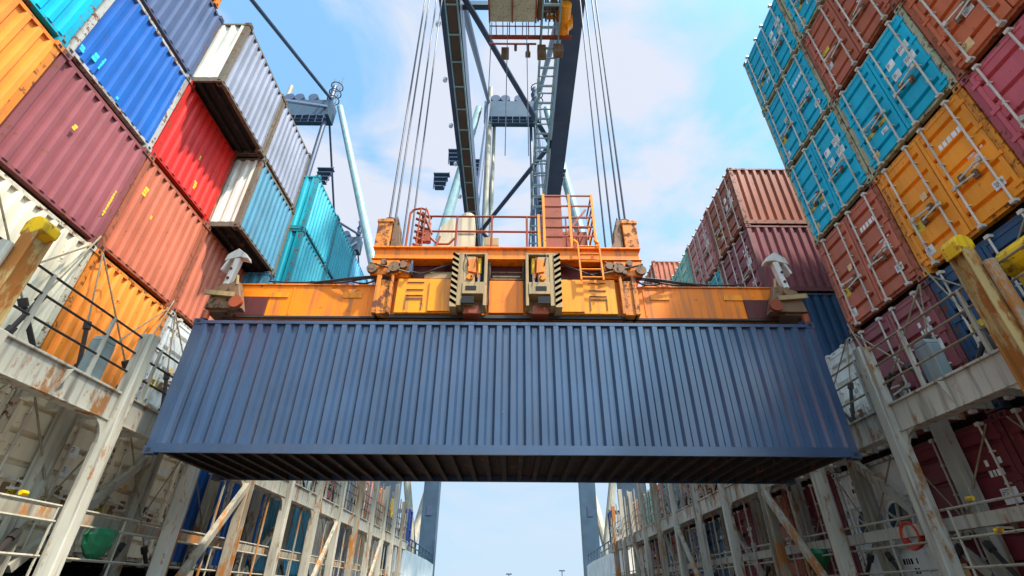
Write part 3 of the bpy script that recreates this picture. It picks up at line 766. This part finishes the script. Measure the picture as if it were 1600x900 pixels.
# twin lift units with chevron edges
for s in (-1,1):
    g=MB(); a,b=.40,1.02
    g.box(s*a,s*(a+.06),-1.34,-1.0,Z(4.86),Z(6.10)); g.box(s*(b-.13),s*(b-.03),-1.34,-1.0,Z(4.86),Z(6.10))
    g.box(s*a,s*b,-1.04,-1.0,Z(4.86),Z(6.12)); g.box(s*(a+.06),s*(b-.13),-1.36,-1.04,Z(5.12),Z(5.40)); g.box(s*(a+.25),s*(b-.13),-1.33,-1.04,Z(5.40),Z(6.05))
    g.box(s*a,s*b,-1.34,-1.0,Z(6.10),Z(6.14))
    u=sp('twin_lift_unit',g,M['cream'],bevel=.008)
    g=MB(); g.box(s*(b-.03),s*(b+.10),-1.36,-1.0,Z(4.82),Z(6.12)); part('chevron_plate',g,M['cream'],u)
    g=MB()
    for k in range(9):
        z=4.86+k*.14; g.add([(s*(b-.03),-1.364,Z(z)),(s*(b+.10),-1.364,Z(z+.09)),(s*(b+.10),-1.364,Z(z+.16)),(s*(b-.03),-1.364,Z(z+.07))],[(0,1,2,3),(3,2,1,0)])
        g.add([(s*(b+.104),-1.36,Z(z+.09)),(s*(b+.104),-1.0,Z(z+.09)),(s*(b+.104),-1.0,Z(z+.16)),(s*(b+.104),-1.36,Z(z+.16))],[(0,1,2,3),(3,2,1,0)])
    part('hazard_stripes',g,M['hole'],u)
    g=MB(); g.tube((s*(a+.17),-1.22,Z(5.68)),(s*(a+.17),-1.22,Z(6.06)),.05,12,M['capyel']); g.tube((s*(a+.17),-1.22,Z(5.40)),(s*(a+.17),-1.22,Z(5.68)),.03,10,M['galv'])
    link('cylinder',g.mesh('cylinder'),u)
    g=MB(); g.prism([(s*(a+.22),Z(5.62)),(s*(a+.38),Z(5.66)),(s*(a+.42),Z(5.92)),(s*(a+.24),Z(5.98))],1,-1.37,-1.20); g.tube((s*(a+.34),-1.38,Z(5.52)),(s*(a+.34),-1.2,Z(5.52)),.07,10); part('lock_lever',g,M['orange'],u)
    g=MB(); g.box(s*(a+.20),s*(b-.2),-1.368,-1.36,Z(5.20),Z(5.30)); g.box(s*(a+.24),s*(b-.14),-1.368,-1.33,Z(4.90),Z(5.06)); g.box(s*(a+.08),s*(a+.24),-1.2,-1.05,Z(5.42),Z(6.0)); part('slots',g,M['hole'],u)
    g=MB(); g.prism([(s*(a+.1),Z(4.72)),(s*(b-.16),Z(4.72)),(s*(b-.2),Z(4.92)),(s*(a+.14),Z(4.92))],1,-1.25,-.95); part('lock_foot',g,M['redrust'],u,bevel=.02)
# head frame
g=MB(); g.box(-2.88,2.88,-1.08,-.86,Z(6.16),Z(6.42)); g.box(-2.88,2.88,.86,1.08,Z(6.16),Z(6.42)); g.box(-2.92,2.92,-1.14,-.80,Z(6.42),Z(6.46)); g.box(-2.92,2.92,-1.12,-.84,Z(6.135),Z(6.16))
for xx in (-2.78,-1.2,0,1.2,2.78): g.box(xx-.1,xx+.1,-.86,.86,Z(6.18),Z(6.40))
hf=sp('head_frame',g,M['orange'],bevel=.01)
g=MB(); g.box(-2.85,2.85,-.8,.86,Z(6.44),Z(6.47)); sp('platform',g,M['grime'])
for sx in (-1,1):
    for sy in (-1,1):
        y=sy*.88
        g=MB(); g.box(sx*2.62,sx*2.94,y-.16,y+.16,Z(6.46),Z(7.26)); g.box(sx*2.60,sx*2.96,y-.18,y+.18,Z(7.20),Z(7.30))
        p=sp('sheave_post',g,M['orangerust'],bevel=.015)
        g=MB(); g.prism([(sx*2.60,Z(6.46)),(sx*2.26,Z(6.46)),(sx*2.40,Z(6.72)),(sx*2.44,Z(7.1)),(sx*2.54,Z(7.46)),(sx*2.60,Z(7.2))],1,y-.1,y+.1); part('sheave_guard',g,M['grime'],p,bevel=.01)
        g=MB(); g.tube((sx*2.72,y-.05,Z(7.28)),(sx*2.72,y+.05,Z(7.28)),.17,18); part('sheave',g,M['darkrod'],p)
# railing
g=MB()
for z in (6.98,7.42):
    g.tube((-1.95,-1.0,Z(z)),(.78,-1.0,Z(z)),.026,6)
    g.tube((-1.95,1.0,Z(z)),(2.2,1.0,Z(z)),.026,6)
for xx in (-1.95,-1.15,-.35,.45): g.tube((xx,-1.0,Z(6.46)),(xx,-1.0,Z(7.42)),.026,6)
for xx in (-1.95,-1.15,-.35,.45,1.3,2.2): g.tube((xx,1.0,Z(6.46)),(xx,1.0,Z(7.42)),.026,6)
g.path([(-2.25,-1.0,Z(6.46)),(-2.25,-1.0,Z(7.5)),(-2.18,-1.0,Z(7.62)),(-2.0,-1.0,Z(7.66)),(-1.86,-1.0,Z(7.6)),(-1.80,-1.0,Z(7.4)),(-1.72,-1.0,Z(6.8)),(-1.55,-1.0,Z(6.62)),(-1.3,-1.0,Z(6.62)),(-1.18,-1.0,Z(6.78))],.026)
sp('handrail',g,M['redrust'])
g=MB()
for xx in (-2.0,-1.88): g.path([(xx,-1.08,Z(6.46)),(xx,-1.08,Z(7.6))],.018)
for k in range(6): g.tube((-2.08,-1.1,Z(6.55+.18*k)),(-1.75,-.95,Z(6.5+.18*k)),.035,6)
g.tube((-1.95,-1.05,Z(7.5)),(-1.7,-1.0,Z(6.9)),.03,6); g.box(-2.05,-1.72,-1.02,-.9,Z(6.7),Z(7.0)); g.tube((-1.62,-1.05,Z(6.3)),(-1.5,-1.05,Z(6.8)),.025,6)
sp('cable_reel_brackets',g,M['redrust'])
# motor housings on the platform
g=MB(); g.prism([(-1.62,Z(6.47)),(-1.26,Z(6.47)),(-1.26,Z(7.72)),(-1.40,Z(7.72)),(-1.62,Z(7.45))],1,-.55,-.1); g.box(-1.18,-.80,-.5,0,Z(6.47),Z(7.85)); g.tube((-.99,-.25,Z(7.85)),(-.99,-.25,Z(8.05)),.17,14); g.box(-1.24,-.76,-.52,-.5,Z(7.3),Z(7.34)); g.box(-2.2,-1.85,.2,.7,Z(6.47),Z(7.4))
sp('motor_housing',g,M['cab'],bevel=.02)
g=MB(); g.box(-.52,-.2,-.75,-.4,Z(6.47),Z(7.02)); sp('junction_box',g,M['cream'],bevel=.02)
# cage
g=MB(); g.box(.86,1.26,-1.02,-1.0,Z(6.48),Z(8.06)); g.box(.86,.88,-1.0,-.2,Z(6.48),Z(8.06)); 
g.box(1.2,1.95,-.24,-.22,Z(6.48),Z(7.6)); cg=sp('cage_panel',g,M['redrust'])
g=MB()
for z in (6.85,7.12,7.40,7.74,8.06):
    g.beam((.84,-1.02,Z(z)),(1.98,-1.02,Z(z)),.03,.035); 
    if z>7.1: g.beam((1.98,-1.02,Z(z)),(1.98,-.2,Z(z)),.03,.035); g.beam((.84,-.22,Z(z)),(1.98,-.22,Z(z)),.03,.03)
for k in range(4): g.tube((1.3+.15*k,-.24,Z(6.5)),(1.3+.15*k,-.24,Z(8.0)),.02,6)
g.beam((1.9,-.6,Z(8.0)),(1.2,-.7,Z(6.9)),.03,.05)
sp('cage_grille',g,M['redrust'])
g=MB()
for xx in (.84,1.44,1.98): g.beam((xx,-1.04,Z(6.46)),(xx,-1.04,Z(8.08)),.055,.05,up=(0,1,0))
g.beam((2.02,-.2,Z(6.46)),(2.02,-.2,Z(8.08)),.055,.05,up=(0,1,0)); g.beam((.72,-1.04,Z(6.46)),(.72,-1.04,Z(7.45)),.06,.05,up=(0,1,0))
sp('cage_posts',g,M['amber'])
# ladder
g=MB()
for xx in (1.56,2.02): g.beam((xx,-1.22,Z(5.55)),(xx-.02,-1.22,Z(6.50)),.035,.05,up=(0,1,0)); g.beam((xx-.02,-1.22,Z(6.5)),(xx-.06,-1.0,Z(6.75)),.035,.05,up=(0,1,0))
for k in range(5): g.tube((1.56,-1.22,Z(5.62+.2*k)),(2.02,-1.22,Z(5.62+.2*k)),.018,6)
sp('ladder',g,M['amber'])

# hoses, bolts and lifting lugs
random.seed(21)
def hose(p,q,sag,rad,mat=None,n=10):
    p,q=Vector(p),Vector(q); g=MB(); pts=[]
    for i in range(n+1):
        u=i/n; v=p.lerp(q,u); v.z-=sag*4*u*(1-u); v.y-=.05*math.sin(u*7); pts.append(v)
    g.path(pts,rad,6); sp('hydraulic_hose',g,mat or M['darkrod'])
for s in (-1,1):
    for k in range(4):
        hose((s*(1.15+.05*k),-.98,Z(6.1)),(s*(2.15+.08*k),-1.08,Z(5.85+.05*k)),.10+.05*k,.016)
    for k in range(3): hose((s*2.5,-1.0,Z(5.70+.03*k)),(s*(3.3+.9*k),-.85,Z(5.68)),.03,.02)
    hose((s*2.75,-1.0,Z(5.72)),(s*5.5,-.66,Z(5.70)),.045,.024)
    hose((s*.62,-1.36,Z(6.0)),(s*.58,-1.38,Z(5.45)),-.05,.014,M['redrust']); hose((s*.85,-1.34,Z(6.1)),(s*.7,-1.38,Z(5.5)),.05,.014)
    hose((s*.36,-1.02,Z(6.1)),(s*1.1*.36,-1.05,Z(5.0)),.02,.02)
    for k in range(2):
        g=MB(); g.box(s*(3.05+k*1.55),s*(3.45+k*1.55),-.862,-.845,Z(5.30),Z(5.42)); sp('welded_plate',g,M['amber'])
    g=MB(); g.box(s*5.0,s*5.62,-.88,-.845,Z(4.86),Z(5.30)); sp('wear_plate',g,M['maroon'])
    g=MB(); g.prism([(s*3.9,Z(5.63)),(s*4.15,Z(5.63)),(s*4.08,Z(5.76)),(s*3.97,Z(5.76))],1,-.66,-.60); sp('lifting_lug',g,M['orangerust'])
    g=MB(); g.box(s*2.44,s*5.6,-.9,-.84,Z(4.80),Z(4.84)); sp('guide_strip',g,M['darkrod'])
g=MB(); g.box(-2.4,2.4,-1.0,-.93,Z(4.76),Z(4.83)); sp('guide_strip',g,M['darkrod'])

# hoist ropes
cx=[(-2.74,-.9),(-2.78,-.3),(-2.70,.35),(-2.62,.85)]
for s,sd_ in ((-1,'left'),(1,'right')):
    for k,(x,y) in enumerate(cx):
        g=MB().tube((0,0,0),(-(s)*-0.5*0.45,0,18.6),.026,6); g.mats=[M['wire']]
        o=link('hoist_rope',g.mesh('hoist_rope'),None,None,(XC+s*abs(x),YC+y,7.3)); tag(o,'%s of four hoist ropes above the %s end of the spreader'%(('nearest','second nearest','third nearest','farthest')[k],sd_),'rope','hoist ropes of the spreader')

# ------------------------------------------------------------ the cranes
def crane(X0,Y0,label,splay,near=False,mat=None):
    t=thing('quay_crane',(X0,Y0,-14),label,'crane','container cranes')
    Zc=14
    CR=M['crane']; P=M['pale']
    gz=26.0; y1=-4-Y0 if near else -104
    for s in (-1,1):
        g=MB(); xa,xb=(2.72,3.78)
        if s<0: xa,xb=(2.72,3.78)
        g.box(s*xa,s*xb,y1,45,gz+Zc,gz+1.9+Zc); 
        k=y1
        while k<45: g.box(s*xa-s*.012,s*xb+s*.012,k,k+.06,gz+Zc-.012,gz+1.9+Zc); k+=6.3
        gi=part('boom_girder',g,CR,t)
        if s<0:
            g=MB(); g.box(-3.35,-2.85,y1,40,gz-.35+Zc,gz-.3+Zc); part('trolley_rail',g,M['brownstrip'],gi)
            g=MB(); 
            for xx in (-3.42,-2.80): g.box(xx-.04,xx+.04,y1,40,gz-.4+Zc,gz-.25+Zc)
            k=y1
            while k<30: g.box(-3.4,-2.82,k,k+.08,gz-.42+Zc,gz-.36+Zc); k+=1.6
            part('rail_sleepers',g,M['pale'],gi)
            g=MB(); k=y1+2
            while k<0: g.tube((-4.0,k,gz+.1+Zc),(-4.0,k,gz+.3+Zc),.14,10); k+=3.4
            part('lamps',g,M['lampw'],gi)
        else:
            g=MB()
            for xx in (1.55,2.45):
                for zz in (gz-1.1,gz-.2): g.beam((xx,y1,zz+Zc),(xx,-24,zz+Zc),.08,.08)
            k=y1
            while k<-24:
                g.beam((1.55,k,gz-1.1+Zc),(2.45,k,gz-1.1+Zc),.10,.10); g.beam((1.55,k,gz-.2+Zc),(2.45,k,gz-.2+Zc),.07,.07)
                g.beam((1.55,k,gz-1.1+Zc),(1.55,k+.01,gz-.2+Zc),.07,.07); g.beam((2.45,k,gz-1.1+Zc),(2.45,k+.01,gz-.2+Zc),.07,.07); k+=1.15
            part('boom_walkway',g,M['pale'],gi)
    # zig-zag bracing between girders
    g=MB(); ys=[(-2.6,13.4-9.6-Y0),(2.7,13.4-Y0-0),(2.7,23.5-Y0),(-2.6,33.0-Y0),(2.7,43-Y0),(-2.6,53-Y0)]
    pts=[(2.7,4-Y0),(-2.6,13.6-Y0),(2.7,23.6-Y0),(-2.6,33.2-Y0),(2.7,43-Y0),(-2.6,53-Y0)]
    for a,b in zip(pts[:-1],pts[1:]): g.tube((a[0],a[1],gz+.5+Zc),(b[0],b[1],gz+.5+Zc),.17,10)
    part('cross_brace',g,CR,t)
    # portal legs
    for s in (-1,1):
        for yy in (0,-22):
            g=MB(); g.box(s*8.0,s*9.7,yy-.8,yy+.8,0,gz+Zc); g.box(s*7.3,s*10.4,yy-1.6,yy+1.6,-1,3)
            lg=part('leg',g,M['crane2'],t)
            g=MB(); g.box(s*8.6,s*9.2,yy-.85,yy-.8,21.4,22.4)
            if yy==0: part('leg_hatch',g,CR,lg)
        g=MB(); g.tube((s*8.4,13,gz+Zc),(s*12.2,0,11),.5,12); g.tube((s*14,0,36),(s*9.4,0,12.6),.42,12); part('leg_brace',g,M['rail'],t)
        g=MB(); xt=6.3; zt=77
        # pale raking tube of the A frame
        g.tube((s*(xt+splay*47),0,30+Zc),(s*xt,0,zt+Zc),.95 if near else .75,16,r2=.62 if near else .55); part('a_frame_leg',g,P,t)
        g=MB(); g.tube((s*4.2,0,gz+Zc),(s*4.2,0,83+Zc),.42,10); g.tube((s*3.4,1.6,gz+Zc),(s*3.4,1.6,79+Zc),.3,8)
        part('tower_post',g,CR if s>0 else M['rail'],t)
        for yb,zz in (((12,78),(34,80)) if near else ((18,77),(-40,79))):
            g=MB(); g.tube((s*4.4,0,zz+Zc),(s*3.3,yb-Y0,gz+2+Zc) if near else (s*3.3,yb-60,gz+2+Zc),.3,8); part('forestay',g,CR,t)
        g=MB(); g.tube((s*4.4,0,76+Zc),(s*4.0,44,gz+2+Zc),.2,8); part('backstay',g,CR,t)
    g=MB(); g.box(-9.4,9.4,-1.1,1.1,gz+Zc-.1-2.6,gz+Zc-.1); g.box(-9.4,9.4,-23.1,-20.9,gz+Zc-2.7,gz+Zc-.1); part('portal_beam',g,M['crane2'],t)
    g=MB(); g.box(-5.2,5.2,-1.3,1.3,73.4+Zc,77.4+Zc); ab=part('apex_beam',g,M['crane2'],t)
    g=MB(); g.box(-5.0,5.0,-2.2,-1.4,72.0+Zc,72.3+Zc)
    for z in (70.2,71.0): g.tube((-5,-2.2,z+Zc),(5,-2.2,z+Zc),.10,6)
    for k in range(9): g.tube((-5+k*1.25,-2.2,70.2+Zc),(-5+k*1.25,-2.2,72.2+Zc),.07,6)
    part('apex_platform',g,CR,ab)
    g=MB()
    for xx in (-3.2,-1.4,1.2): g.tube((xx,0,77.4+Zc),(xx,0,79.4+Zc),.55,10); g.tube((xx,-.9,78.8+Zc),(xx,.9,78.8+Zc),.9,12)
    for xx in (3.6,4.6,5.1): g.tube((xx,0,77+Zc),(xx+.2,0,84.5+Zc+random.random()*2),.10,6)
    for zz in (79,81,83): g.ring((4.6,0,zz+Zc),(0,0,1),1.1,.10,10); 
    part('sheave_gear',g,CR,ab)
    # stair platforms
    for (x,z) in ((-11.6,57),(-9.6,62.6),(-6.2,60.2),(7.6,58),(5.4,52)):
        g=MB()
        for k in range(4): g.box(x-1.3+.12*k,x+1.3-.25*k,-1.6,-.6,z+1.6-k*.95+Zc,z+1.75-k*.95+Zc)
        g.tube((x-1.1,-1.1,z-1.4+Zc),(x-1.25,-1.1,z+2.3+Zc),.08,6); g.tube((x+.6,-1.1,z-1.4+Zc),(x+1.2,-1.1,z+2.3+Zc),.08,6)
        part('stair_platform',g,CR,t)
    return t
near=crane(-.1,60,'tall slate-blue quay crane whose boom reaches over the hanging container',0.147,True)
c2=crane(-38.6,60,'quay crane with pale tube leg standing behind the left wall',0.33)
c3=crane(-44.0,101,'farthest quay crane, only its small top visible above left containers',0.33)
# trolley under the boom
TR=thing('crane_trolley',(0,14,22),'trolley with cream cabin hanging beneath the crane boom','crane trolley')
g=MB(); g.box(-1.22,1.10,-3.2,0,2.65,5.0); part('cabin',g,M['cab'],TR,bevel=.04)
g=MB()
for xx in (-1.24,-.08,1.12): g.box(xx-.03,xx+.03,-3.2,.02,2.60,2.68)
g.box(-1.24,1.12,-1.6,-1.54,2.61,2.66); part('floor_rib',g,M['redrust'],TR)
g=MB(); g.box(-1.3,3.05,.9,1.1,2.95,3.05); g.box(-1.3,1.2,1.2,1.28,2.75,2.82)
for k in range(13): g.tube((-1.25+k*.34,.95,3.0),(-1.25+k*.34+random.uniform(-.05,.05),.5,3.9),.025,6)
g.tube((-1.25,.7,3.5),(3.0,.7,3.5),.035,6); part('service_platform',g,M['redrust'],TR)
g=MB(); g.tube((2.6,-.6,3.3),(2.6,1.0,3.3),.32,12); g.box(1.7,3.0,.2,.4,3.6,3.9); g.prism([(2.75,2.6),(3.05,3.0),(3.1,4.4),(2.9,4.9),(2.65,3.6)],1,.3,.5); part('cable_drum_bracket',g,M['amber'],TR,bevel=.02)
g=MB(); g.box(1.15,3.0,.2,.5,4.0,4.15); g.box(1.25,1.5,-1.0,.2,3.2,4.6)
for k in range(9): g.tube((1.25+.2*k,.2,3.1),(1.25+.2*k+random.uniform(-.2,.2),-.6,4.9),.05,6)
g.box(1.9,2.15,-1.2,0,3.6,4.3); g.box(2.45,2.75,-1.2,0,3.7,4.6); part('machinery',g,M['grime'],TR)
g=MB(); g.box(-.65,-.25,1.3,1.6,1.9,2.6); g.box(1.25,1.7,1.2,1.6,1.9,2.7); g.box(2.1,2.6,1.2,1.6,2.1,2.8); g.tube((.1,1.3,2.3),(.1,1.3,2.8),.08,8); g.tube((.75,1.3,2.2),(.75,1.3,2.8),.08,8); g.tube((.75,1.3,2.2),(.75,1.5,2.0),.14,10); part('underslung_gear',g,M['grime'],TR,bevel=.02)
g=MB(); g.box(-3.6,3.6,-.9,-.6,5.4,5.8); g.box(-3.6,3.6,.6,.9,5.4,5.8); part('bogie_beam',g,M['crane2'],TR)
# hanging festoon pair of thin wires
for k,x in enumerate((-1.05,-.3,.6)):
    g=MB().tube((0,0,0),(0,0,9 if k else 15.5),.02,5); g.mats=[M['wire']]
    o=link('festoon_cable',g.mesh('festoon_cable'),None,None,(x,13.2,23.2-(9 if k else 15.5))); tag(o,'%s thin cable hanging below the trolley cabin'%('leftmost','middle','rightmost')[k],'cable','cables below the trolley')
# light masts far away
for k,(x,y,h) in enumerate(((27.5,300,25.3),(-.6,300,23.6))):
    g=MB(); g.tube((0,0,0),(0,0,h-.5),.4,8,r2=.22); g.box(-1.5,1.5,-.4,.4,h-.5,h+.1); g.mats=[M['crane']]
    o=link('light_mast',g.mesh('light_mast'),None,None,(x,y,-14)); tag(o,'%s light mast on the horizon between the walls'%('taller right','shorter left')[k],'light mast','light masts on the horizon')

# ------------------------------------------------------------ printed marks on the left wall (parts of their containers)
bpy.context.view_layer.update()
def mark_on(cont_key, rects):
    for o in COL.objects:
        if o.type=='EMPTY' and o.get('label','').startswith(cont_key):
            inv=o.matrix_world.inverted(); xw=-(8.0) if True else 0
            g=MB()
            for (y0,y1,z0,z1,m,xf) in rects:
                x=-xf+0.0; 
                vs=[inv@Vector((x+dx,y,z)) for dx in (-.004,.0) for y,z in ((y0,z0),(y1,z0),(y1,z1),(y0,z1))]
                g.add(vs,[(0,1,2,3),(7,6,5,4),(0,4,5,1),(1,5,6,2),(2,6,7,3),(3,7,4,0)],m)
            link('marking',g.mesh('marking'),o); return
    print('no container',cont_key)
XM=8.0+0.026
def stencil(y0,z0,w,h,m,seed):
    r_=random.Random(seed); out=[]; n=max(2,int(h/.07))
    for i in range(n):
        a=r_.uniform(0,.25)*w; b=w-r_.uniform(0,.25)*w
        out.append((y0+a,y0+b,z0+i*h/n,z0+(i+.86)*h/n,m,XM))
    return out
Yl,Cy=M['yellow'],M['cyan']
mark_on('dusty maroon container, second',stencil(6.06,7.16,.09,.13,Yl,1)+stencil(7.40,6.25,.06,.66,Yl,2))
mark_on('salmon red container, second tier above the deck, fourth',stencil(7.96,7.32,.13,.24,Yl,3)+stencil(8.43,7.02,.06,.10,Yl,4))
mark_on('vivid red',stencil(8.92,9.4,.08,.15,Yl,5)+stencil(9.12,8.62,.12,.24,Yl,6))
mark_on('royal blue container, third',stencil(5.62,8.62,.12,.2,Cy,7)+stencil(5.82,8.58,.05,.34,Cy,8)+stencil(5.37,8.52,.12,.14,Cy,9)+stencil(6.4,8.46,.07,.07,Cy,10))

scene.render.resolution_x=1024; scene.render.resolution_y=576
scene.cycles.max_bounces=6
